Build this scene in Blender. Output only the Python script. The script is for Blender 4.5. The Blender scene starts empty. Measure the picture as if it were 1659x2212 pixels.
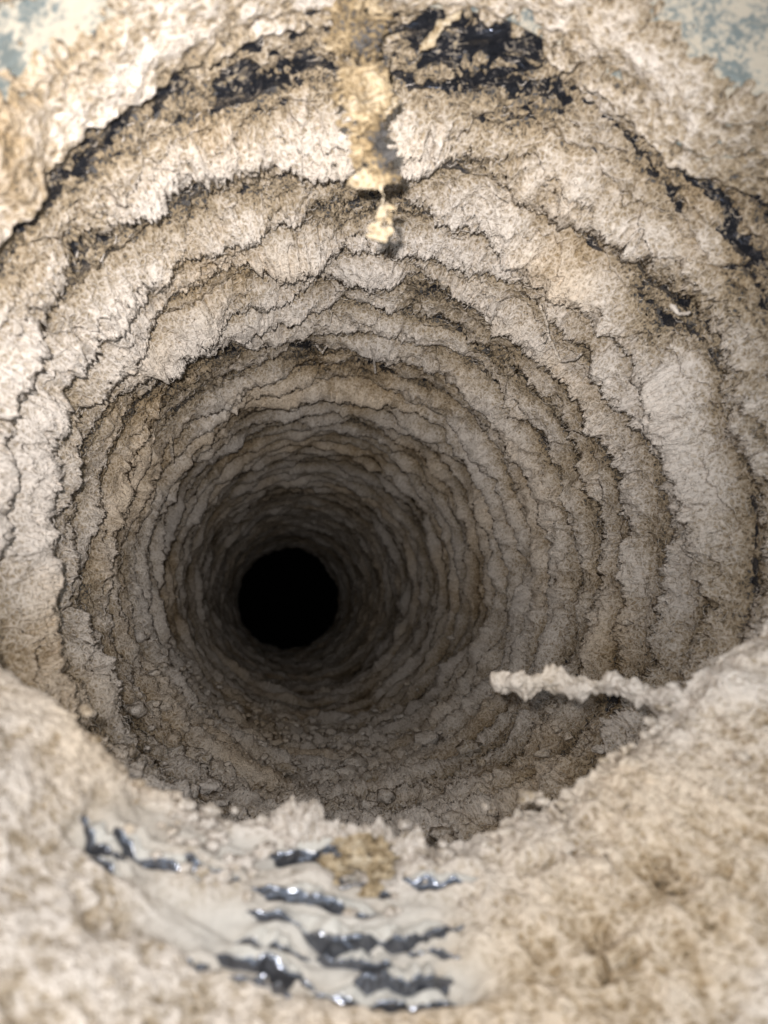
import bpy, math, random, time
import numpy as np
from mathutils import Vector, Matrix
T0 = time.time()
S = 0.1                      # metres per duct radius: the duct is 20 cm across
rnd = random.Random(7); rng = np.random.default_rng(7)
scene = bpy.context.scene

# ------------------------------------------------------------------ camera
CAM = Vector((-.309, 0, -.210)) * S
cd = bpy.data.cameras.new("camera"); cam = bpy.data.objects.new("camera", cd)
scene.collection.objects.link(cam); scene.camera = cam
f = Vector((.1424, .9817, .1263)).normalized()
r = Vector((f.y, -f.x, 0)).normalized(); up = r.cross(f)
M = Matrix((r, up, -f)).transposed().to_4x4(); M.translation = CAM
cam.matrix_world = M
cd.sensor_fit = 'VERTICAL'; cd.sensor_height = 34.6; cd.lens = 34.6 * 1661 / 2212
cd.clip_start = .002; cd.clip_end = 50
cd.dof.use_dof = True; cd.dof.focus_distance = 2.9 * S; cd.dof.aperture_fstop = 15

# ------------------------------------------------------------------ light
w = bpy.data.worlds.new("World"); scene.world = w; w.use_nodes = True
bg = w.node_tree.nodes['Background']
bg.inputs[0].default_value = (.80, .90, 1, 1); bg.inputs[1].default_value = 1.05
def lamp(name, loc, power, cone, blend, size, col, aim):
    l = bpy.data.lights.new(name, 'SPOT'); l.energy = power; l.spot_size = math.radians(cone)
    l.spot_blend = blend; l.shadow_soft_size = size; l.color = col
    o = bpy.data.objects.new(name, l); scene.collection.objects.link(o)
    o.location = Vector(loc) * S
    o.rotation_euler = (Vector(aim) * S - o.location).to_track_quat('-Z', 'Y').to_euler()
    return o
LED = (-.365, -.02, -.150)      # the phone's flash, up and to the left of its lens
lamp("flash_beam", LED, 2.75, 74, 1, .0012, (1, .975, .96), (.1, 9, 3.8))
lamp("flash_spill", LED, .85, 150, 1, .0016, (1, .975, .955), (0, 6, 0))
scene.view_settings.view_transform = 'Standard'; scene.view_settings.look = 'None'
scene.view_settings.exposure = 0; scene.view_settings.gamma = 1
scene.cycles.max_bounces = 5; scene.cycles.diffuse_bounces = 3; scene.cycles.glossy_bounces = 3

# ------------------------------------------------------------------ noise
_p = rng.permutation(256); PERM = np.concatenate([_p, _p, _p]).astype(np.int32)
_g = rng.normal(size=(256, 3)); _g /= np.linalg.norm(_g, axis=1, keepdims=True); GR = _g.astype(np.float32)
def perlin(x, y, z):
    x = np.asarray(x, np.float32); y = np.asarray(y, np.float32); z = np.asarray(z, np.float32)
    x, y, z = np.broadcast_arrays(x, y, z)
    xi = np.floor(x).astype(np.int32); yi = np.floor(y).astype(np.int32); zi = np.floor(z).astype(np.int32)
    xf = x - xi; yf = y - yi; zf = z - zi
    xi &= 255; yi &= 255; zi &= 255
    fu = xf*xf*xf*(xf*(xf*6-15)+10); fv = yf*yf*yf*(yf*(yf*6-15)+10); fw = zf*zf*zf*(zf*(zf*6-15)+10)
    def g(a, b, c):
        h = PERM[PERM[PERM[xi+a]+yi+b]+zi+c]; G = GR[h]
        return G[..., 0]*(xf-a) + G[..., 1]*(yf-b) + G[..., 2]*(zf-c)
    def L(a, b, t): return a + t*(b-a)
    return 1.5*L(L(L(g(0,0,0), g(1,0,0), fu), L(g(0,1,0), g(1,1,0), fu), fv),
             L(L(g(0,0,1), g(1,0,1), fu), L(g(0,1,1), g(1,1,1), fu), fv), fw)
def n3(th, s, wl, seed=0, warp=0.):
    """noise of wavelength wl (duct radii) over the wall of the duct"""
    x = np.cos(th)/wl; z = np.sin(th)/wl; y = s/wl
    if warp:
        x = x + warp*perlin(x*.6+9, y*.6+seed, z*.6); y = y + warp*perlin(x*.6+33, y*.6+seed, z*.6+7)
    return perlin(x + seed*7.3, y + seed*3.1, z + seed*5.7)
def ss(a, b, x):
    t = np.clip((x-a)/(b-a), 0, 1); return t*t*(3-2*t)
def adiff(a, b): return (a-b+np.pi) % (2*np.pi) - np.pi

# ------------------------------------------------------------------ helpers
def mesh_obj(name, V, quads, mat, parent=None, attr=None, tris=None, smooth=True):
    me = bpy.data.meshes.new(name)
    V = np.asarray(V, np.float32).reshape(-1, 3)
    nq = 0 if quads is None else len(quads); nt = 0 if tris is None else len(tris)
    me.vertices.add(len(V)); me.vertices.foreach_set('co', (V*S).ravel())
    lp = []
    if nq: lp.append(np.asarray(quads, np.int32).ravel())
    if nt: lp.append(np.asarray(tris, np.int32).ravel())
    lp = np.concatenate(lp)
    me.loops.add(len(lp)); me.loops.foreach_set('vertex_index', lp)
    me.polygons.add(nq+nt)
    st = np.concatenate([np.arange(nq)*4, nq*4+np.arange(nt)*3]).astype(np.int32)
    me.polygons.foreach_set('loop_start', st)
    me.polygons.foreach_set('use_smooth', np.full(nq+nt, smooth))
    me.update(calc_edges=True); me.validate()
    if attr is not None:
        for k, v in attr.items():
            a = me.attributes.new(k, 'FLOAT', 'POINT'); a.data.foreach_set('value', np.asarray(v, np.float32).ravel())
    me.materials.append(mat)
    o = bpy.data.objects.new(name, me); scene.collection.objects.link(o)
    if parent is not None: o.parent = parent
    return o
def grid_faces(nr, nc, wrap):
    i = np.arange(nr-1)[:, None]; j = np.arange(nc if wrap else nc-1)[None]
    j2 = (j+1) % nc
    return np.stack([i*nc+j, (i+1)*nc+j, (i+1)*nc+j2, i*nc+j2], -1).reshape(-1, 4)
def tag(o, label=None, cat=None, group=None, kind=None):
    if label: o['label'] = label
    if cat: o['category'] = cat
    if group: o['group'] = group
    if kind: o['kind'] = kind
    return o
def empty(name, loc=(0, 0, 0)):
    o = bpy.data.objects.new(name, None); scene.collection.objects.link(o); o.empty_display_size = .01
    return o

# ------------------------------------------------------------------ materials
def mat_new(name):
    m = bpy.data.materials.new(name); m.use_nodes = True
    nt = m.node_tree; b = nt.nodes['Principled BSDF']; return m, nt, b
def nd(nt, t, **k):
    n = nt.nodes.new(t)
    for a, v in k.items(): setattr(n, a, v)
    return n
def noise(nt, co, scale, detail=3, rough=.6, dist=0, typ='FBM'):
    n = nd(nt, 'ShaderNodeTexNoise'); n.noise_type = typ
    n.inputs['Scale'].default_value = scale; n.inputs['Detail'].default_value = detail
    n.inputs['Roughness'].default_value = rough; n.inputs['Distortion'].default_value = dist
    nt.links.new(co, n.inputs['Vector']); return n.outputs[0]
def math_(nt, op, a, b=None, c=None):
    n = nd(nt, 'ShaderNodeMath', operation=op)
    for i, v in enumerate((a, b, c)):
        if v is None: continue
        if isinstance(v, (int, float)): n.inputs[i].default_value = v
        else: nt.links.new(v, n.inputs[i])
    return n.outputs[0]
def ramp(nt, x, stops):
    n = nd(nt, 'ShaderNodeValToRGB'); nt.links.new(x, n.inputs[0]); e = n.color_ramp.elements
    while len(e) < len(stops): e.new(.5)
    for q, (p, c) in zip(e, stops): q.position = p; q.color = (*c, 1)
    return n.outputs[0]
def mixc(nt, fac, a, b, mode='MIX'):
    n = nd(nt, 'ShaderNodeMix', data_type='RGBA', blend_type=mode)
    for s_, v in ((n.inputs[0], fac), (n.inputs[6], a), (n.inputs[7], b)):
        if isinstance(v, (int, float)): s_.default_value = v
        elif isinstance(v, tuple): s_.default_value = (*v, 1)
        else: nt.links.new(v, s_)
    return n.outputs[2]

def dust_material(name, ochre=(.31, .238, .155), mid=(.44, .365, .285), pale=(.635, .560, .487), bump=1.0, k=1.):
    m, nt, b = mat_new(name)
    co = nd(nt, 'ShaderNodeTexCoord').outputs['Object']
    at = nd(nt, 'ShaderNodeAttribute', attribute_name='thick').outputs['Fac']
    calm = math_(nt, 'SUBTRACT', 1, math_(nt, 'MULTIPLY', nd(nt, 'ShaderNodeAttribute', attribute_name='calm').outputs['Fac'], .9))
    n1 = noise(nt, co, 55*k, 4, .65, .4); n2 = noise(nt, co, 420*k, 3, .7, 1.2); n3_ = noise(nt, co, 1300*k, 2, .6, .5)
    n0 = noise(nt, co, 14*k, 3, .55)
    v = math_(nt, 'MULTIPLY', math_(nt, 'SUBTRACT', n1, .5), .75)
    v = math_(nt, 'ADD', v, math_(nt, 'MULTIPLY', math_(nt, 'SUBTRACT', n2, .5), .8))
    v = math_(nt, 'ADD', v, math_(nt, 'MULTIPLY', math_(nt, 'SUBTRACT', n3_, .5), .75))
    wv = nd(nt, 'ShaderNodeVectorMath', operation='ADD'); wn = nd(nt, 'ShaderNodeTexNoise'); wn.inputs['Scale'].default_value = 260*k
    sc_ = nd(nt, 'ShaderNodeVectorMath', operation='SCALE'); sc_.inputs['Scale'].default_value = .004
    nt.links.new(co, wn.inputs['Vector']); nt.links.new(wn.outputs['Color'], sc_.inputs[0])
    nt.links.new(co, wv.inputs[0]); nt.links.new(sc_.outputs[0], wv.inputs[1])
    nets = []
    for sc2 in (430*k, 800*k):
        vo = nd(nt, 'ShaderNodeTexVoronoi', feature='DISTANCE_TO_EDGE'); vo.inputs['Scale'].default_value = sc2
        nt.links.new(wv.outputs[0], vo.inputs['Vector'])
        mr = nd(nt, 'ShaderNodeMapRange'); mr.inputs[1].default_value = .02; mr.inputs[2].default_value = .22
        mr.inputs[3].default_value = 1; mr.inputs[4].default_value = 0; nt.links.new(vo.outputs['Distance'], mr.inputs[0]); nets.append(mr.outputs[0])
    net = math_(nt, 'MAXIMUM', nets[0], math_(nt, 'MULTIPLY', nets[1], .8))
    v = math_(nt, 'ADD', v, math_(nt, 'MULTIPLY', math_(nt, 'SUBTRACT', net, .4), .42))
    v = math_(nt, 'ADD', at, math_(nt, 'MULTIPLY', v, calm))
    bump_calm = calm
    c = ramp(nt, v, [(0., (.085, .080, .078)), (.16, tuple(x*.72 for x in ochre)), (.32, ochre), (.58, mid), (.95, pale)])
    hue = ramp(nt, n0, [(.36, (1.0, .93, .82)), (.5, (1, 1, 1)), (.64, (.97, .98, 1.0))])
    c = mixc(nt, 1., c, hue, 'MULTIPLY')
    sp = ramp(nt, n3_, [(.30, (.62, .6, .57)), (.42, (1, 1, 1))])
    c = mixc(nt, .8, c, sp, 'MULTIPLY')
    c = mixc(nt, math_(nt, 'MULTIPLY', math_(nt, 'SUBTRACT', 1, calm), .75), c, mixc(nt, n2, (.34, .33, .31), (.56, .535, .49)))
    nt.links.new(c, b.inputs['Base Color'])
    b.inputs['Roughness'].default_value = 1; b.inputs['Specular IOR Level'].default_value = .08
    h = math_(nt, 'ADD', math_(nt, 'ADD', math_(nt, 'MULTIPLY', n2, .5), math_(nt, 'MULTIPLY', n3_, .3)), math_(nt, 'MULTIPLY', net, .35))
    bp = nd(nt, 'ShaderNodeBump'); bp.inputs['Strength'].default_value = .85*bump
    nt.links.new(math_(nt, 'MULTIPLY', bump_calm, .85*bump), bp.inputs['Strength'])
    bp.inputs['Distance'].default_value = .0011; nt.links.new(h, bp.inputs['Height'])
    nt.links.new(bp.outputs[0], b.inputs['Normal'])
    return m
DUST = dust_material("lint_dust")
DUST_O = dust_material("ochre_lint", (.25, .18, .10), (.40, .305, .19), (.54, .455, .34))

def metal_material(name, base, rough, dusty, met=1., bumpd=.0006, scl=60, dcol=(.34, .27, .18), attr=False):
    m, nt, b = mat_new(name)
    co = nd(nt, 'ShaderNodeTexCoord').outputs['Object']
    n1 = noise(nt, co, 120, 4, .6, .3); n2 = noise(nt, co, scl, 3, .5, 1.5); n3_ = noise(nt, co, 900, 2, .6)
    f1 = math_(nt, 'ADD', math_(nt, 'MULTIPLY', n1, .6), math_(nt, 'MULTIPLY', n3_, .4))
    dm = ramp(nt, f1, [(dusty, (0, 0, 0)), (dusty+.10, (1, 1, 1))])
    if attr:
        av = nd(nt, 'ShaderNodeAttribute', attribute_name='thick').outputs['Fac']
        dm = ramp(nt, math_(nt, 'ADD', av, math_(nt, 'MULTIPLY', math_(nt, 'SUBTRACT', f1, .5), 1.6)), [(.30, (0, 0, 0)), (.58, (1, 1, 1))])
    c = mixc(nt, dm, base, dcol)
    nt.links.new(c, b.inputs['Base Color'])
    dv = math_(nt, 'MULTIPLY', dm, 1.)
    nt.links.new(math_(nt, 'MULTIPLY', math_(nt, 'SUBTRACT', 1., dv), met), b.inputs['Metallic'])
    nt.links.new(math_(nt, 'MAXIMUM', math_(nt, 'MULTIPLY', dv, .95), rough), b.inputs['Roughness'])
    bp = nd(nt, 'ShaderNodeBump'); bp.inputs['Strength'].default_value = .8
    bp.inputs['Distance'].default_value = bumpd; nt.links.new(n2, bp.inputs['Height'])
    nt.links.new(bp.outputs[0], b.inputs['Normal'])
    return m
FOIL = metal_material("dark_foil", (.10, .11, .14), .22, .52, .9, .0022, 110)
FILM = metal_material('dusty_foil', (.055, .06, .075), .30, .57, .9, .0012, 90)
CREASE = metal_material('creased_foil', (.20, .21, .24), .20, .5, .9, .0016, 130, (.50, .47, .42), True)
ZINC = metal_material("galvanised_metal", (.24, .28, .28), .6, .43, .5, .0004, 200, (.47, .42, .34))
m, nt, b = mat_new("unlit_black"); b.inputs['Base Color'].default_value = (.004, .004, .004, 1); b.inputs['Roughness'].default_value = 1  # near-black colour stands in for the dark where no light reaches
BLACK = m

# ------------------------------------------------------------------ the duct's shape (in radii; axis along +Y)
PI = np.pi
def wall_rad(th, s):
    a = .018*n3(th, s, 1.3, 3) + .05*np.exp(-((s-1.45)/.35)**2)
    c = .012*np.cos(2*PI*(s-1.45)/.262)*ss(1.5, 1.9, s)
    return 1.0 + a + c
# folds in the crushed foil of the near bottom: th0,s0 -> th1,s1, half width, height
LIPT = np.radians([-172.4,-158.3,-148.3,-138.8,-129.1,-122.2,-113,-98.8,-88.7,-77,-62.7,-46.6,-31.9,-15.9,-10.4,6.5,24.6,43.5,51.2,58.4,67.7,80.3,95.5,108.9,117.2,125.9,136.2,145.1,147.8,158.5,171.3])
LIPR = np.array([.873,.836,.771,.763,.718,.699,.665,.650,.635,.622,.610,.635,.64,.74,.84,.98,1.04,1.03,.945,.955,.995,1.021,1.027,1.039,1.014,.998,1.008,.955,.976,.963,.892])
def lip_rad(th):
    t = (th+PI) % (2*PI) - PI
    return np.interp(t, np.concatenate([[LIPT[-1]-2*PI], LIPT, [LIPT[0]+2*PI]]), np.concatenate([[LIPR[-1]], LIPR, [LIPR[0]]]))
LIP_S = 1.45
def near_rad(th, s):
    rl = lip_rad(th); t = np.clip((LIP_S - s)/.75, 0, 1)
    return rl + (1.12 - rl)*(t**.85)*.92
FOLDS = [  # (th deg, s) pairs, width, depth
    ([(-138.7, 1.317), (-134.7, 1.305), (-131.2, 1.294)], 0.012, 0.035, 1),
    ([(-135.0, 1.266), (-132.4, 1.265), (-129.7, 1.264)], 0.009, 0.025, 1),
    ([(-130.8, 1.355), (-125.1, 1.363), (-118.9, 1.376)], 0.006, 0.02, 0.75),
    ([(-127.0, 1.319), (-122.3, 1.333), (-117.2, 1.333)], 0.006, 0.02, 0.7),
    ([(-135.7, 1.325), (-129.1, 1.315), (-122.0, 1.306)], 0.006, 0.03, 0.6),
    ([(-138.5, 1.281), (-135.8, 1.272)], 0.006, 0.02, 0.7),
    ([(-115.7, 1.318), (-106.6, 1.325), (-98.4, 1.327)], 0.007, 0.03, 0.9),
    ([(-116.2, 1.290), (-109.7, 1.294), (-103.0, 1.278), (-97.4, 1.290), (-88.8, 1.292)], 0.01, 0.035, 1),
    ([(-106.6, 1.262), (-101.9, 1.257), (-99.0, 1.245)], 0.008, 0.03, 1),
    ([(-102.8, 1.229), (-96.8, 1.226), (-92.2, 1.231)], 0.011, 0.035, 1),
    ([(-107.1, 1.196), (-98.4, 1.204), (-90.5, 1.205)], 0.009, 0.03, 1),
    ([(-116.3, 1.391), (-107.5, 1.406), (-98.7, 1.420)], 0.005, 0.03, 0.6),
    ([(-118.0, 1.220), (-112.8, 1.220), (-107.7, 1.212)], 0.007, 0.03, 0.9),
    ([(-97.5, 1.371), (-90.7, 1.353), (-84.3, 1.347)], 0.006, 0.02, 0.7),
    ([(-113.3, 1.361), (-107.1, 1.368), (-100.7, 1.381)], 0.005, 0.02, 0.6),
    ([(-97.1, 1.261), (-93.3, 1.265), (-90.2, 1.253)], 0.006, 0.02, 0.8),
    ([(-117.3, 1.250), (-112.4, 1.256), (-108.1, 1.253)], 0.006, 0.03, 0.7),
    ([(-112.5, 1.206), (-108.4, 1.189)], 0.007, 0.02, 0.8),
    ([(-121.0, 1.192), (-117.3, 1.190)], 0.009, 0.02, 0.9),
    ([(-80.9, 1.330), (-75.0, 1.340), (-68.3, 1.345)], 0.006, 0.02, 0.9),
    ([(-76.6, 1.172), (-69.3, 1.174)], 0.006, 0.02, 0.8),
]
def fold_field(th, s):
    """returns height (inward) and bareness for the crushed foil"""
    H = np.zeros(np.broadcast(th, s).shape, np.float32); B = H.copy()
    wob = .010*n3(th, s, .10, 21)
    for pts, wd, dp, bare in FOLDS:
        x = adiff(th, -PI/2)*.72; y = s + wob
        best = np.full(H.shape, 9., np.float32); bt = np.zeros(H.shape, np.float32)
        tp = np.zeros(H.shape, np.float32); ns_ = len(pts)-1
        for ip, ((a0, s0), (a1, s1)) in enumerate(zip(pts[:-1], pts[1:])):
            x0 = adiff(math.radians(a0), -PI/2)*.72; x1 = adiff(math.radians(a1), -PI/2)*.72
            dx, dy = x1-x0, s1-s0; L2 = dx*dx+dy*dy
            t = np.clip(((x-x0)*dx + (y-s0)*dy)/L2, 0, 1)
            L = math.sqrt(L2); nx, ny = -dy/L, dx/L
            if ny < 0: nx, ny = -nx, -ny
            qx, qy = x-(x0+t*dx), y-(s0+t*dy)
            d = np.hypot(qx, qy); sg = np.where(qx*nx+qy*ny > 0, 1., -1.)
            m_ = d < np.abs(best); best = np.where(m_, d*sg, best); tp = np.where(m_, (ip+t)/ns_, tp)
        # far side (s larger): ridge rising to a crest that overhangs the dark hollow nearer the viewer
        wd = max(wd*1.1, .009); dp = dp*.5
        tp = ss(0, .28, tp)*ss(1, .72, tp); wj = 1+.35*n3(th, s, .07, 22)
        best = best/wj
        H += tp*dp*(np.exp(-((best-wd*1.6)/(wd*1.5))**2) - .9*np.exp(-((best+wd*.2)/(wd*.9))**2))
        B = np.maximum(B, bare*tp**.5*np.exp(-((best+wd*.1)/(wd*1.05))**4))
    return H, B

def fluff(th, s, amp, res):
    """woolly relief: clumps, knots and a net of fibres; res = vertex spacing"""
    h = np.zeros(np.broadcast(th, s).shape, np.float32)
    for wl, a, kind in ((.34, .026, 0), (.16, .020, 1), (.075, .013, 1), (.036, .0062, 2), (.018, .0042, 2), (.009, .0020, 2)):
        if wl < res*2.6: break
        n = n3(th, s, wl, int(wl*1000), .8 if wl < .2 else 0)
        if kind == 1: n = 1 - 2.2*np.abs(n) - .35
        elif kind == 2: n = (1 - np.abs(n)*3.0).clip(0, 1)**1.5 - .45
        h += a*n
    return h*amp

# ------------------------------------------------------------------ the flexible duct and its lint
duct = tag(empty('flexible_duct'), 'long round flexible foil duct choked with ridged beige lint, black at its far end', 'duct')
collar = tag(empty('metal_collar'), 'grey galvanised collar arching over the duct mouth, crusted with cream lint', 'collar')

E_ = [1.45, 1.83, 2.08, 2.31, 2.55, 2.78, 3.04, 3.27, 3.52]
while E_[-1] < 14.7: E_.append(E_[-1] + .228 + rnd.uniform(-.02, .02))
NR = len(E_)-1

# foil wall
nc, nr = 360, 220
th = np.linspace(-PI, PI, nc, endpoint=False)[None]
s = (1.40 + (15.7-1.40)*np.linspace(0, 1, nr)**2.0)[:, None]
rad = wall_rad(th, s) - .006*n3(th, s, .12, 5)*ss(4, 2, s) - .012*(1-np.abs(n3(th, s, .09, 6))*3).clip(0, 1)*ss(2.4, 1.7, s)
V = np.stack([rad*np.cos(th), np.broadcast_to(s, rad.shape), rad*np.sin(th)], -1)
mesh_obj('foil_wall', V, grid_faces(nr, nc, True), FOIL, duct)

def edge(k, th):
    """how deep ridge k reaches, with a torn outline"""
    e = E_[k]; z = min(1., 4./e)
    if k == 0: return np.full(th.shape, LIP_S, np.float32)
    q = float(np.clip(2.9/e, .12, 1))**1.3
    A = .075*q
    j = A*perlin(np.cos(th)*1.3+k*3.7, k*1.9+.3, np.sin(th)*1.3)
    j += .060*q*perlin(np.cos(th)*3.4+k*5.1, k*2.3, np.sin(th)*3.4)
    j += .045*q**.6*(np.abs(perlin(np.cos(th)*8+k*2.1, k*4.3, np.sin(th)*8))-.25)
    j += .034*(np.abs(perlin(np.cos(th)*19+k*1.1, k*2.7, np.sin(th)*19))-.25)
    return (e + j).astype(np.float32)
def teeth(k, th, s):
    c = np.cos(th); z = np.sin(th); y = s + k*3.3
    j = .024*perlin(c*26+k, y*26, z*26) + .034*(np.abs(perlin(c*60+k, y*60, z*60))-.2)
    if E_[k] < 7: j = j + .026*perlin(c*120+k, y*120, z*120)
    if E_[k] < 3: j = j + .012*perlin(c*230+k, y*230, z*230)
    return j
# bare places and thick lumps: th deg, s, radius th (radii), radius s, change
SPOTS = [
    (-97.0, 3.0, .35, .25, .5),
    (-120.0, 2.9, .20, .30, .5),
    (-80.0, 3.6, .40, .35, .35),
    (129.1, 3.034, 0.149, 0.239, -1.33),
    (109.6, 1.936, 0.086, 0.102, -1.42),
    (100.4, 2.174, 0.124, 0.088, -1.14),
    (118.0, 1.933, 0.095, 0.055, -0.95),
    (52.6, 2.855, 0.139, 0.149, -1.14),
    (100.3, 3.458, 0.099, 0.178, -1.04),
    (83.1, 3.545, 0.144, 0.175, -1.04),
    (38.2, 1.942, 0.095, 0.171, -1.04),
    (140.3, 1.825, 0.074, 0.077, -0.95),
    (41.8, 2.361, 0.068, 0.065, -1.14),
    (49.6, 1.879, 0.068, 0.032, -0.3),
    (69.9, 2.504, 0.106, 0.047, -0.3),
    (98.2, 2.707, 0.098, 0.056, -0.3),
    (106.3, 2.091, 0.035, 0.069, 0.9),
    (71.7, 1.964, 0.106, 0.09, 0.5),
    (123.2, 1.76, 0.159, 0.062, 0.4),
    (96.2, 1.808, 0.163, 0.083, 0.25),
    (43.9, 1.677, 0.061, 0.101, 0.6),
    (140.4, 2.107, 0.114, 0.1, 0.5),
    (50.8, 2.164, 0.104, 0.063, 0.45),
    (119.1, 2.718, 0.147, 0.075, 0.45),
    (59.5, 2.236, 0.121, 0.046, 0.3),
    (70.4, 1.449, 0.079, 0.034, -0.75),
    (63.6, 1.478, 0.062, 0.03, -0.6),
    (83.2, 1.431, 0.129, 0.016, -0.5),
    (103.4, 1.417, 0.111, 0.013, -0.55),
    (109.1, 1.461, 0.106, 0.01, -0.45),
    (118.0, 1.476, 0.071, 0.015, -0.45),
    (139.2, 1.425, 0.051, 0.045, -0.6),
    (133.2, 1.428, 0.052, 0.031, -0.35),
    (84.3, 1.552, 0.14, 0.012, -0.35),
    (70.9, 1.598, 0.115, 0.014, -0.3),
    (36.9, 1.525, 0.028, 0.094, -0.45),
    (44.7, 1.559, 0.023, 0.066, -0.35),
    (52.3, 1.466, 0.026, 0.019, -0.6),
]
def spots(th, s):
    v = 0.
    for a, s0, ra, rs, dv in SPOTS:
        v = v + dv*((.62 if a < 75 else .5 if a > 128 else .15) if s0 < 1.66 and dv < 0 else .85)*np.exp(-((adiff(th, math.radians(a))/ra)**2 + ((s-s0)/rs)**2))
    return v
tri_total = 0
edge_pts = []
for k in range(1, NR+1):
    sm = E_[k-1]
    N = int(min(2050, max(300, 2*PI*769/max(sm, 1.0)*(.95 if sm < 2.5 else .86))))
    ds = (E_[k]-E_[k-1])
    rows = int(np.clip(769*ds/sm**1.75*1.15, 12, 72))
    res = max(2*PI/N, ds/rows)
    th = np.linspace(-PI, PI, N, endpoint=False)[None].astype(np.float32)
    e0 = edge(k-1, th); e1 = edge(k, th)
    if k == 1: sA = np.full_like(e0, 1.41)
    else: sA = e0 - .05
    e1 = np.maximum(e1, sA + .10)
    nf = 5
    u = np.concatenate([np.linspace(0, 1, rows), np.full(nf, 1.)])[:, None].astype(np.float32)
    fold = np.concatenate([np.zeros(rows), np.linspace(.14, 1, nf)])[:, None].astype(np.float32)
    s = sA + u*(e1-sA)
    # thickness: thin web in the hollow after the previous ridge, swelling to the woolly crest
    lo = perlin(np.cos(th)*1.7+k*2.2, k*1.37, np.sin(th)*1.7+4)
    dpt = float(np.clip((sm-2.6)/2.5, 0, 1))
    amp = .052 - .012*dpt + .035*(1-.6*dpt)*lo + .024*perlin(np.cos(th)*4.1+k*1.2, k*2.37, np.sin(th)*4.1+4)
    if k == 1: amp = amp*.75
    sp = spots(th, s)
    g = ss(.40, .90, u) if k > 1 else ss(.42, .90, u)
    base = .012 + np.clip(amp, .012, .14)*g*(1-.25*ss(.93, 1, u))
    sub = (s/.115 + 1.1*n3(th, s, .5, 46) + .5*n3(th, s, .12, 47) + .25*n3(th, s, .04, 48)) % 1.
    sub = (ss(0, .75, sub)*(1-ss(.90, 1., sub)) - .45)*(1-dpt)*ss(.1, .3, u)*(1-ss(.85, 1, u))
    patch = n3(th, s, .28, 40) + .6*n3(th, s, .11, 41)
    t = np.clip(.05 + 1.0*g*np.clip(amp/.052, .25, 1.4) + .28*patch + sp, 0, 1.6)   # how thick the lint is, 0..1+
    t = np.maximum(t, .20*dpt)
    if k == 1:
        t = t + .20*(1-ss(.15, .7, u))
        wv = .012*n3(th, s, .25, 120) + .006*n3(th, s, .08, 121)        # thin arcs where the foil's creases stay clean
        for sc, wd_, am, sd in ((1.515, .018, .60, 1), (1.575, .012, .50, 2), (1.64, .012, .42, 3), (1.71, .007, .30, 4)):
            on = np.clip(.55 + 1.1*n3(th, s*.3, .42, 130+sd), 0, 1)
            t = t - am*on*np.exp(-((s-sc-wv)/wd_)**2)
        t = np.clip(t, 0, 1.5)
    t = np.clip(t + .26*sub, 0, 1.6)
    base = base*np.clip(t*1.15, .12, 1.25)
    fl = fluff(th, s, 1., res)
    h = base + fl*(.30+.58*np.clip(t, 0, 1.2))
    # thin places break into a net through which the foil shows
    cell = np.abs(n3(th, s, .034, 44, .6)) + .7*np.abs(n3(th, s, .017, 45, .6))       # net of fibres between the holes
    h = h + .006 - .06*ss(.42, .0, t)*(cell-.33) - .005*ss(.12, .0, t)
    h = np.maximum(h - .004, -.012)
    # torn, curled edge
    h = h + .016*sub
    hf = h*(1-fold**1.5) - .05*fold**1.5
    s2 = s + teeth(k, th, s)*ss(.55, 1, u)*(1-.3*fold) + .35*h*g*ss(.4, 1, u) - .05*fold
    rough_s = .010*n3(th, s, .03, 50)*ss(.2, .9, u) if res < .012 else 0
    s2 = s2 + rough_s
    rad = wall_rad(th, s2) - hf
    V = np.stack([rad*np.cos(th), s2+0*rad, rad*np.sin(th)], -1)
    thick = -.02 + .12*dpt + t*.68 + 9*fl + .10*n3(th, s, .05, 60)  # beyond thickness, paler with depth: brightness of deeper ridges put into the colour
    thick = thick - .12*fold
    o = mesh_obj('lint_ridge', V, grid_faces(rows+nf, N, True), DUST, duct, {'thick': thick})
    tri_total += 2*(rows+nf)*N
    # loose fibres
    if k <= 9:
        nfib = int([0, 1900, 2200, 2000, 2000, 1800, 1500, 1200, 1000, 800][k])
        # more at the torn edge
        ur = rng.random(nfib*3); pick = (rng.random(nfib*3) < .25+.75*ur**2)
        ri = (ur[pick][:nfib]*(rows-1)).astype(int); ci = rng.integers(0, N, len(ri))
        P0 = V[ri, ci]; n = len(P0)
        thp = th[0][ci]
        inw = np.stack([-np.cos(thp), 0*thp, -np.sin(thp)], -1)
        tan = np.stack([-np.sin(thp), 0*thp, np.cos(thp)], -1); ax = np.array([0, 1., 0])[None]
        ang = rng.uniform(0, 2*PI, n); curl = rng.normal(0, 1.0, n)
        step = rng.uniform(.004, .011, n)
        pts = [P0 - inw*.003]; nseg = 4
        lift = rng.uniform(.2, 1.0, n)
        for q in range(nseg):
            dirv = tan*np.cos(ang)[:, None] + ax*np.sin(ang)[:, None]
            li = lift*np.cos(q/nseg*PI*1.15)
            pts.append(pts[-1] + (dirv + inw*li[:, None])*step[:, None]); ang = ang + curl*.6 + rng.normal(0, .35, n)
        Pt = np.stack(pts, 1)       # n, 6, 3
        rr = rng.uniform(.0011, .0022, n)[:, None]*np.linspace(1, .6, nseg+1)[None]
        a1 = inw; a2 = np.cross(inw, tan); a3 = tan
        offs = [inw[:, None]*rr[..., None], (-.5*inw+.87*a3)[:, None]*rr[..., None], (-.5*inw-.5*a3+.7*a2)[:, None]*rr[..., None]]
        VV = np.stack([Pt+o_ for o_ in offs], 2).reshape(-1, 3)
        base_i = (np.arange(n)*(nseg+1)*3)[:, None, None]
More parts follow.
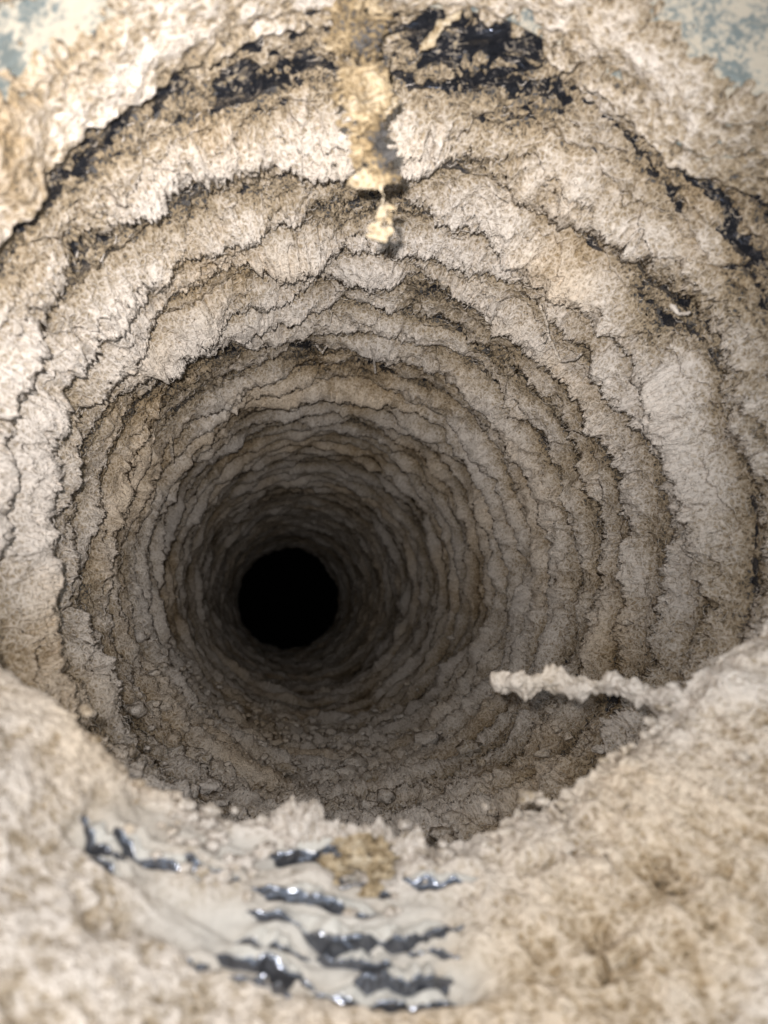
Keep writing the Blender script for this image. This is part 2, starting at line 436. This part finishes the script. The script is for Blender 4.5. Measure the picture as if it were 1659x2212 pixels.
        i = (np.arange(nseg)*3)[None, :, None]; j = np.arange(3)[None, None]; j2 = (j+1) % 3
        Q = np.stack([base_i+i+j, base_i+i+j2, base_i+i+3+j2, base_i+i+3+j], -1).reshape(-1, 4)
        fo = mesh_obj('lint_fibres', VV, Q, DUST, o, {'thick': np.full(len(VV), .85)})
        fo['kind'] = 'stuff'; tri_total += 2*len(Q)

# ------------------------------------------------------------------ near mouth: collar above, crushed foil below, both under lint
def near_h(th, s, u, res):
    FH, FB = fold_field(th, s)
    bottom = ss(.25, -.15, np.sin(th))
    panel = 0.
    for a, s0, ra, rs, dv in PANELS: panel = panel + dv*np.exp(-((adiff(th, math.radians(a))/ra)**4 + ((s-s0)/rs)**4))
    panel = np.clip(panel, 0, 1)
    cr = ((np.abs(n3(th, s*3.4, .26, 71))*2-.4)*.010 + (np.abs(n3(th, s*3.0, .08, 72))*2-.4)*.004)*panel       # crumples
    foil = FH + cr
    patch = n3(th, s, .22, 80)*.9 + .7*n3(th, s, .08, 81) + .5*n3(th, s, .035, 83)
    sp = spots_near(th, s)
    t = .74 - .16*ss(.2, .6, np.sin(th)) + .34*patch + sp + .25*bottom*ss(1.0, 1.45, s) + .45*n3(th, s, .024, 84) + .22*n3(th, s, .012, 85)
    ts = np.clip(.74 + .32*patch + sp, 0, 1.2)
    t = np.clip(t, 0, 1.3)*(1-panel) + panel*(.62+.25*patch)
    t = t*(1-FB)
    fl = fluff(th, s, 1., res) - .020*n3(th, s, .34, 340) - .012*(.65-2.2*np.abs(n3(th, s, .16, 160, .8)))
    h = .016*(1-.6*panel) + (fl*.55 + .010*n3(th, s, .34, 340))*(.35+.6*ts)*(1-.9*panel)*(1-.8*FB) + .035*ts*(1-.9*panel)*(.5+.5*bottom)
    h = h - .050*ss(.34, .02, t) - .040*ss(.18, .55, FB)
    return foil, h, t, fl, panel, cr*20
def spots_near(th, s):
    v = 0.
    for a, s0, ra, rs, dv in NSPOTS:
        v = v + dv*np.exp(-((adiff(th, math.radians(a))/ra)**2 + ((s-s0)/rs)**2))
    return v
PANELS = [
    (-133.0, 1.300, 0.10, 0.045, .85),
    (-121.0, 1.240, 0.12, 0.05, .7),
    (-104.1, 1.264, 0.257, 0.085, 1),
    (-111.4, 1.386, 0.198, 0.022, 0.8),
    (-126.7, 1.371, 0.196, 0.035, 0.75),
    (-96.0, 1.206, 0.136, 0.03, 0.8),
]
NSPOTS = [
    (132.6, 1.254, 0.1775, 0.0675, -0.69),
    (133.4, 1.209, 0.125, 0.0405, -0.46),
    (130.9, 1.36, 0.07625, 0.027000000000000003, -0.57),
    (106.7, 1.43, 0.18875, 0.016200000000000003, -0.57),
    (86.8, 1.437, 0.14875, 0.027000000000000003, -0.69),
    (78.5, 1.394, 0.07875, 0.0405, -0.46),
    (60.7, 1.21, 0.1475, 0.081, -0.86),
    (55.5, 1.201, 0.07875, 0.0675, -0.57),
    (53.6, 1.436, 0.04, 0.016200000000000003, -1.15),
    (70.9, 1.349, 0.071, 0.03, 0.3),
    (62.2, 1.322, 0.09, 0.03, 0.5),
    (124.4, 1.373, 0.124, 0.03, 0.45),
    (66.6, 1.403, 0.04, 0.027000000000000003, -0.46),
    (-62.3, 1.273, 0.057, 0.03, -0.5),
    (-62.3, 1.226, 0.046, 0.03, -0.5),
    (-81.4, 1.214, 0.055, 0.03, -0.3),
    (-128.9, 1.184, 0.053, 0.03, -0.3),
    (-33.0, 1.415, 0.138, 0.06, 0.5),
    (-64.2, 1.436, 0.216, 0.03, 0.4),
    (-147.8, 1.399, 0.211, 0.05, 0.4),
    (-131.8, 1.443, 0.217, 0.03, 0.35),
    (-88.8, 1.319, 0.06, 0.01, -0.3),
    (-73.5, 1.212, 0.055, 0.02, -0.5),
]
def foil_fold(pts, wd, ht, seed, parent):
    """one pinched wrinkle of the crushed foil: dusted on top, bare on the side towards the mouth"""
    global tri_total
    P = np.array(pts, float); n, m_ = 90, 22
    d = np.concatenate([[0], np.cumsum(np.hypot(np.radians(np.diff(P[:, 0]))*.7, np.diff(P[:, 1])))]); L = d[-1]; tt = np.linspace(0, 1, n)
    a = np.radians(np.interp(tt*L, d, P[:, 0])); y = np.interp(tt*L, d, P[:, 1])
    ker = np.hanning(17); ker /= ker.sum()
    sm = lambda v: np.convolve(np.pad(v, 8, mode='reflect', reflect_type='odd'), ker, 'valid')
    a, y = sm(a), sm(y)
    dx, dy = np.gradient(a)*.7, np.gradient(y); q = np.hypot(dx, dy); nx, ny = -dy/q, dx/q
    sg = np.where(ny < 0, -1, 1); nx, ny = nx*sg, ny*sg
    w_ = np.linspace(-1, 1, m_)[None]
    prof = np.where(w_ < -.15, np.clip((w_+1)/.85, 0, 1)**1.6, np.clip((1-w_)/1.15, 0, 1)**.9)
    lens = (np.sin(np.pi*tt)**.6)[:, None]*(1+.35*perlin(tt*9, seed*1.7, .3))[:, None]
    W = wd*(.35+.65*lens)
    off = w_*W + .25*W*perlin(tt*7+seed, 3.3, 1.1)[:, None]
    th = a[:, None] + nx[:, None]*off/.7; s = y[:, None] + ny[:, None]*off
    foil, h, t, fl, panel, cr_ = near_h(th, s, .5, .003)
    base = near_rad(th, s) - foil - .010 - .022*(1-panel)
    crk = .35*(np.abs(perlin(th*30, s*60, seed*2.)) - .2) + .2*(np.abs(perlin(th*70, s*120, seed*2.)) - .2)
    H = ht*lens*prof*(1+crk)
    lean = -.55*H*(w_ > -.8)
    rad = base - H + .010*(np.abs(w_)**6) + .012*(1-lens)**3
    V = np.stack([rad*np.cos(th), s+lean, rad*np.sin(th)], -1)
    thick = ss(-.30, .15, w_) + .25*perlin(th*22, s*40, seed*1.) - .9*crk*0 + 0*H
    thick = thick*(1-.0*lens)
    o = mesh_obj('foil_fold', V, grid_faces(n, m_, False), CREASE, parent, {'thick': thick})
    tri_total += 2*n*m_
    return o
def near_sector(a0, a1, N, rows, under_name, under_mat, dust_name, parent):
    global tri_total
    th = np.radians(np.linspace(a0, a1, N))[None].astype(np.float32)
    S0 = .95; nf = 8
    u = np.concatenate([np.linspace(0, 1, rows), np.ones(nf)])[:, None].astype(np.float32)
    fold = np.concatenate([np.zeros(rows), np.linspace(.12, 1, nf)])[:, None].astype(np.float32)
    lipj = .02*perlin(np.cos(th)*3+1, .3, np.sin(th)*3) + .012*perlin(np.cos(th)*9, .7, np.sin(th)*9)
    s = S0 + u*(LIP_S + lipj - S0)
    res = (LIP_S-S0)/rows
    topw = .45 + .25*ss(.2, .6, np.sin(th))
    teethn = topw*(.018*n3(th, s, .06, 90) + .014*n3(th, s, .028, 91) + .009*n3(th, s, .014, 92))
    foil, h, t, fl, panel, cr_ = near_h(th, s, u, res)
    top = ss(.2, .6, np.sin(th))
    bulge = (1-top)*.05*ss(.7, 1, u)
    rj = .012*topw*(n3(th, s, .05, 93) + .7*n3(th, s, .022, 94))*ss(.8, 1, u)
    base = near_rad(th, s) - foil
    fo_ = fold**1.3
    ws = 1.12
    rad = (base - h - rj)*(1-fo_) + ws*fo_
    rad = rad + (1-top)*(.045*ss(.80, 1, u)**2 - .012)*(1-fold)
    s2 = s + teethn*ss(.75, 1, u)*(1-.5*fold) - .03*fold
    V = np.stack([rad*np.cos(th), s2+0*rad, rad*np.sin(th)], -1)
    thick = (.08 + t*.68 + 8.*fl + .20*n3(th, s, .045, 61))*(1-panel) + panel*(.66+.10*n3(th, s, .3, 62)+.5*cr_)
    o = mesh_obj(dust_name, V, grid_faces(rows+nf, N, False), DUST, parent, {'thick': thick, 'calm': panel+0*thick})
    o['kind'] = 'stuff'
    st = max(1, rows//150)
    # the sheet below
    ub = u[:rows]; rad2 = (base[:rows] + .0015); sb = s[:rows]
    lip = ss(.96, 1, ub)
    V2 = np.stack([(rad2+.02*lip)*np.cos(th), sb-.05*lip+0*rad2, (rad2+.02*lip)*np.sin(th)], -1)[::2, ::2]
    mesh_obj(under_name, V2, grid_faces(V2.shape[0], V2.shape[1], False), under_mat, parent)
    tri_total += int(2*(rows+nf)*N*1.25)
near_sector(22, 172, 600, 150, 'collar_wall', ZINC, 'dust_crust', collar)
near_sector(-188, 22, 900, 200, 'crumpled_foil', FILM, 'dust_blanket', duct)

WRINKLES = [
    ([(-139.4, 1.317), (-135.2, 1.304), (-130.4, 1.292)], 0.022, 0.03),
    ([(-135.7, 1.269), (-132.4, 1.268), (-129.0, 1.263)], 0.016, 0.022),
    ([(-131.0, 1.359), (-125.2, 1.365), (-118.3, 1.373)], 0.016, 0.016),
    ([(-127.7, 1.322), (-122.3, 1.333), (-116.1, 1.332)], 0.015, 0.016),
    ([(-136.4, 1.328), (-129.3, 1.319), (-121.4, 1.305)], 0.014, 0.016),
    ([(-119.4, 1.329), (-109.6, 1.328), (-97.2, 1.327)], 0.018, 0.022),
    ([(-117.4, 1.295), (-109.7, 1.296), (-103.0, 1.278), (-96.3, 1.287)], 0.022, 0.03),
    ([(-103.0, 1.278), (-96.3, 1.292), (-87.6, 1.294)], 0.024, 0.03),
    ([(-108.2, 1.259), (-102.9, 1.256), (-97.7, 1.239)], 0.02, 0.026),
    ([(-103.8, 1.224), (-97.3, 1.226), (-91.1, 1.231)], 0.024, 0.03),
    ([(-108.6, 1.202), (-99.9, 1.201), (-90.1, 1.204)], 0.022, 0.028),
    ([(-118.2, 1.392), (-108.2, 1.409), (-97.3, 1.422)], 0.013, 0.014),
    ([(-119.6, 1.224), (-112.8, 1.223), (-106.2, 1.207)], 0.02, 0.024),
    ([(-99.4, 1.375), (-91.3, 1.357), (-83.0, 1.347)], 0.016, 0.018),
    ([(-115.0, 1.358), (-107.1, 1.368), (-99.4, 1.382)], 0.014, 0.016),
    ([(-98.1, 1.260), (-93.3, 1.264), (-89.7, 1.250)], 0.014, 0.018),
    ([(-117.9, 1.255), (-112.4, 1.257), (-107.1, 1.252)], 0.016, 0.02),
    ([(-118.1, 1.187), (-113.1, 1.185), (-108.3, 1.181)], 0.02, 0.024),
    ([(-122.4, 1.192), (-119.6, 1.190), (-116.3, 1.187)], 0.018, 0.02),
    ([(-110.5, 1.345), (-103.2, 1.355), (-94.6, 1.344)], 0.012, 0.014),
]
for i_, (p_, w_, h_) in enumerate(WRINKLES): foil_fold(p_, w_, h_*1.35, i_+1, duct)
# outer skins, so that the duct and collar are closed tubes from outside
def tube(name, r_, s0, s1, mat, parent):
    th = np.linspace(-PI, PI, 96, endpoint=False)[None]; ss_ = np.linspace(s0, s1, 150)[:, None]
    rad = r_ + .02*np.cos(2*PI*ss_/.37)+0*th
    V = np.stack([rad*np.cos(th), ss_+0*th, rad*np.sin(th)], -1)
    return mesh_obj(name, V, grid_faces(150, 96, True), mat, parent)
tube('outer_jacket', 1.22, .6, 15.8, FOIL, duct)

# unlit space past the end of the duct, its darkness put into the colour
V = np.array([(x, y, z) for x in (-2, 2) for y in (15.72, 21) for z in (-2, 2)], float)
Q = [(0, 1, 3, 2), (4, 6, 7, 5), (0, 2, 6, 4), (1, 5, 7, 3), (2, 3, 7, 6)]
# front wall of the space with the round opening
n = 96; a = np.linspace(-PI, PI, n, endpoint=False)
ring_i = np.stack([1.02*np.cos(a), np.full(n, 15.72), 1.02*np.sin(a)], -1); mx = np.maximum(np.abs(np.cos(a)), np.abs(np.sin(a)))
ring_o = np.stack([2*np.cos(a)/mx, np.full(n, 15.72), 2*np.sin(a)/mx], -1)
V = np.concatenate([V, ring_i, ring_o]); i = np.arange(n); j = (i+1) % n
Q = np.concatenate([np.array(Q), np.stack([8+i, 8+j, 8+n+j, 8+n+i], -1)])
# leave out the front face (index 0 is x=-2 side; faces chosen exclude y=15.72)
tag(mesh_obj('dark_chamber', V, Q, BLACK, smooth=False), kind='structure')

# ------------------------------------------------------------------ loose things made of lint
def strand(name, path, radii, flat, mat, nseg=120, nring=40, amp=1., wl=(.05, .022, .011), seed=0, thick=.8, jag=.25, flatdir=(0, 1, 0), parent=None, tvar=0, holes=0):
    global tri_total
    P = np.array(path, float); d = np.concatenate([[0], np.cumsum(np.linalg.norm(np.diff(P, axis=0), axis=1))]); d /= d[-1]
    t = np.linspace(0, 1, nseg); C = np.stack([np.interp(t, d, P[:, i]) for i in range(3)], -1)
    ker = np.hanning(max(3, nseg//8)); ker /= ker.sum(); pad = len(ker)//2
    C = np.stack([np.convolve(np.pad(C[:, i], pad, mode='reflect', reflect_type='odd'), ker, 'valid')[:nseg] for i in range(3)], -1)
    Rr = np.interp(t, np.linspace(0, 1, len(radii)), radii)
    Rr = Rr*(1 + jag*(perlin(t*nseg/9.+seed, .3, .2)+.6*perlin(t*nseg/3.7+seed, 2.3, .2)))
    Tn = np.gradient(C, axis=0); Tn /= np.linalg.norm(Tn, axis=1, keepdims=True)
    fd = np.array(flatdir, float)[None]; B = np.cross(Tn, fd); B /= np.linalg.norm(B, axis=1, keepdims=True)
    D = np.cross(B, Tn)
    a = np.linspace(0, 2*PI, nring, endpoint=False)
    cap = np.sqrt(np.clip(1-((t-.5)*2)**14, 0, 1))[:, None]
    X = np.cos(a)[None]*Rr[:, None]*cap; Y = np.sin(a)[None]*Rr[:, None]*flat*cap
    V = C[:, None] + B[:, None]*X[..., None] + D[:, None]*Y[..., None]
    nrm = B[:, None]*(np.cos(a)[None]*flat)[..., None] + D[:, None]*np.sin(a)[None][..., None]
    nrm /= np.linalg.norm(nrm, axis=-1, keepdims=True)
    side = np.abs(np.cos(a))[None]**3
    hh = 0
    for q, w_ in enumerate(wl):
        n_ = perlin(V[..., 0]/w_+seed, V[..., 1]/w_, V[..., 2]/w_+seed*2)
        hh = hh + w_*.42*n_
    V = V + nrm*(hh*amp*cap)[..., None] + B[:, None]*(np.sign(np.cos(a))[None]*side*hh*amp*1.4*cap)[..., None]
    tv = thick + hh*6 + tvar*perlin(V[..., 0]*9+seed, V[..., 1]*9, V[..., 2]*9)
    Vf = np.concatenate([V.reshape(-1, 3), V[0].mean(0)[None], V[-1].mean(0)[None]])
    n0 = nseg*nring; j = np.arange(nring); j2 = (j+1) % nring
    tr = np.concatenate([np.stack([np.full(nring, n0), j, j2], -1), np.stack([np.full(nring, n0+1), (nseg-1)*nring+j2, (nseg-1)*nring+j], -1)])
    tri_total += 2*nseg*nring
    Qf = grid_faces(nseg, nring, True)
    if holes:
        Ls = np.linalg.norm(np.diff(P, axis=0), axis=1).sum(); yy = t[:, None]*Ls + 0*X
        hm = perlin(yy/.034+seed, X/.034, 2.5) + .7*perlin(yy/.014+seed, X/.014, 5.5) + .4*perlin(yy/.007, X/.007, 7.5)
        hm = hm + .55*(np.abs(X)/(Rr[:, None]+1e-6))**5
        Qf = Qf[(hm < holes).ravel()[Qf].all(1)]
    return mesh_obj(name, Vf, Qf, mat, parent, {'thick': np.concatenate([tv.ravel(), [thick, thick]])}, tris=tr)

def one(label, cat, *a, group=None, **k): return tag(strand(*a, **k), label, cat, group)
st = tag(empty('lint_strip'), 'long ragged strip of matted lint hanging from the top of the mouth', 'lint strip')
strand('matted_strip', [(-.174, 1.30, 1.0), (-.169, 1.38, .967), (-.157, 1.39, .887), (-.147, 1.39, .789), (-.133, 1.39, .691), (-.122, 1.39, .600)],
       [.046, .050, .058, .066, .064, .056, .052, .052, .052, .042], .32, DUST_O, 360, 90, 1.1, (.06, .03, .014, .008), 3, .36, .22, parent=st, tvar=.9, holes=.40)
strand('thread', [(-.119, 1.39, .615), (-.107, 1.39, .587), (-.113, 1.39, .562), (-.105, 1.39, .544)], [.004, .0035, .0035], 1, DUST_O, 40, 8, .3, seed=5, parent=st)
strand('flake', [(-.098, 1.39, .572), (-.110, 1.39, .525), (-.116, 1.39, .494)], [.009, .018, .020, .014], .35, DUST_O, 90, 50, .8, (.03, .014, .008), 8, .5, .3, parent=st, holes=.45)
one('pale finger of packed lint sticking out into the duct from the right side', 'lint finger', 'lint_finger',
    [(.191, 1.75, -.363), (.239, 1.72, -.369), (.329, 1.67, -.376), (.418, 1.58, -.369), (.46, 1.5, -.385), (.52, 1.44, -.40), (.58, 1.42, -.42)],
    [.019, .024, .021, .018, .018, .019, .022, .03], 1, DUST, 300, 80, .62, (.05, .022, .013, .008), 11, .92, .05)
tf = tag(empty('lint_tuft'), 'ochre torn tuft of lint on the crumpled foil below the mouth', 'lint tuft')
for i, p in enumerate([[(-.189, 1.375, -.632), (-.191, 1.365, -.660), (-.197, 1.345, -.699)], [(-.171, 1.375, -.630), (-.172, 1.360, -.664), (-.176, 1.345, -.690)],
                       [(-.154, 1.375, -.630), (-.150, 1.355, -.655), (-.150, 1.345, -.680)], [(-.136, 1.375, -.630), (-.134, 1.360, -.666), (-.134, 1.345, -.722)],
                       [(-.119, 1.375, -.632), (-.115, 1.365, -.667), (-.113, 1.345, -.694)]]):
    p = [(x, y-.03, z+.045) for x, y, z in p]
    strand('tuft_strand', p, [.012, .020, .018, .013, .008], .7, DUST_O, 90, 40, 1.1, (.03, .015, .008), 20+i*3, .38, .35, parent=tf, tvar=.4, holes=.5)
one('thin forked twig coated with lint at the top edge of the mouth', 'twig', 'coated_twig',
    [(.060, 1.40, 1.030), (.021, 1.44, 1.008), (.0, 1.46, .985), (-.02, 1.48, .972)], [.014, .009, .005, .004], 1, DUST_O, 90, 24, .6, (.03, .014), 31, .6, .2)
one('tall pale lump of lint on the bottom edge of the mouth', 'lint lump', 'lint_lump',
    [(-.365, 1.43, -.640), (-.31, 1.44, -.624), (-.257, 1.44, -.607), (-.21, 1.44, -.620), (-.155, 1.43, -.640)], [.006, .022, .040, .056, .044, .034, .008], .9, DUST, 300, 120, .85, (.05, .025, .012, .007), 41, .85, .15)
one('low wide lump of lint right of the taller lump on the bottom edge', 'lint lump', 'lint_lump',
    [(-.200, 1.44, -.640), (-.13, 1.44, -.632), (-.09, 1.44, -.632), (-.01, 1.43, -.640)], [.006, .030, .038, .034, .028, .008], .9, DUST, 260, 100, .85, (.05, .025, .012, .007), 47, .75, .15)
# crumbs of lint fallen on the floor of the duct and along the lower edge of its mouth
def crumbs():
    import bmesh
    bm = bmesh.new(); bmesh.ops.create_icosphere(bm, subdivisions=2, radius=1)
    v0 = np.array([v.co[:] for v in bm.verts]); f0 = np.array([[v.index for v in f_.verts] for f_ in bm.faces]); bm.free()
    VV, FF, TT = [], [], []
    for i in range(620):
        if i < 470: a = math.radians(rng.normal(-98, 26)); y = rng.uniform(2.1, 5.2); rr = .93 + rng.uniform(-.02, .02)
        else: a = math.radians(rng.uniform(-150, -35)); y = rng.uniform(1.30, 1.45); rr = float(near_rad(np.array([a]), np.array([y]))[0]) - .045
        sz = rng.lognormal(-4.25, .42) if i < 470 else rng.lognormal(-4.7, .35)
        v = v0*(1 + .75*perlin(v0[:, 0]*1.4+i, v0[:, 1]*1.4, v0[:, 2]*1.4)[:, None] + .4*perlin(v0[:, 0]*3.5+i, v0[:, 1]*3.5, v0[:, 2]*3.5)[:, None])
        v = v*sz*np.array([rng.uniform(.8, 1.5), rng.uniform(.8, 1.5), .8])
        VV.append(v + np.array([rr*math.cos(a), y, rr*math.sin(a)])); FF.append(f0 + len(v0)*i); TT.append(np.full(len(v0), rng.uniform(.5, .95)))
    return tag(mesh_obj('lint_crumbs', np.concatenate(VV), None, DUST, None, {'thick': np.concatenate(TT)}, tris=np.concatenate(FF)),
        'loose crumbs of lint scattered on the duct floor and its lower edge', 'lint crumbs', kind='stuff')
crumbs()
THREADS = [
 ('long looping lint-coated thread on the upper right wall', [(.506, 2.198, .744), (.541, 2.245, .72), (.572, 2.297, .695), (.584, 2.375, .685), (.565, 2.356, .701), (.563, 2.296, .702), (.604, 2.345, .667), (.645, 2.389, .628), (.664, 2.3, .607), (.662, 2.239, .609)], .0042),
 ('small curled lint-coated thread left of the long looping one', [(.392, 2.375, .81), (.403, 2.46, .805), (.43, 2.485, .791), (.423, 2.418, .794), (.402, 2.4, .805)], .0035),
 ('short drooping thread under the upper ridges above the black end', [(-.153, 3.048, .887), (-.117, 3.173, .892), (-.103, 3.089, .894)], .0035),
 ('straight dangling thread on the upper wall right of the drooping one', [(.079, 3.07, .897), (.112, 3.202, .893), (.148, 3.411, .888)], .0045),
 ('thin thread hanging on the dim left wall', [(-.743, 3.174, .508), (-.759, 3.335, .484), (-.774, 3.523, .46)], .005),
 ('short kinked thread at the edge of the first ridge right of the hanging strip', [(.212, 1.758, .875), (.249, 1.801, .865), (.283, 1.812, .854)], .003),
 ('short curled thread on the bright right wall', [(.694, 1.756, .573), (.716, 1.752, .546), (.723, 1.712, .535)], .004),
]
for i, (lab, p, rr) in enumerate(THREADS):
    one(lab, 'thread', 'lint_thread', [(x*.985, y, z*.985) for x, y, z in p], [rr, rr*1.15, rr], 1, DUST, 110, 10, .35, (.02, .01), 60+i, .85, .2, group='lint-coated threads inside the duct')

print('tris', tri_total, 'time', round(time.time()-T0, 1))
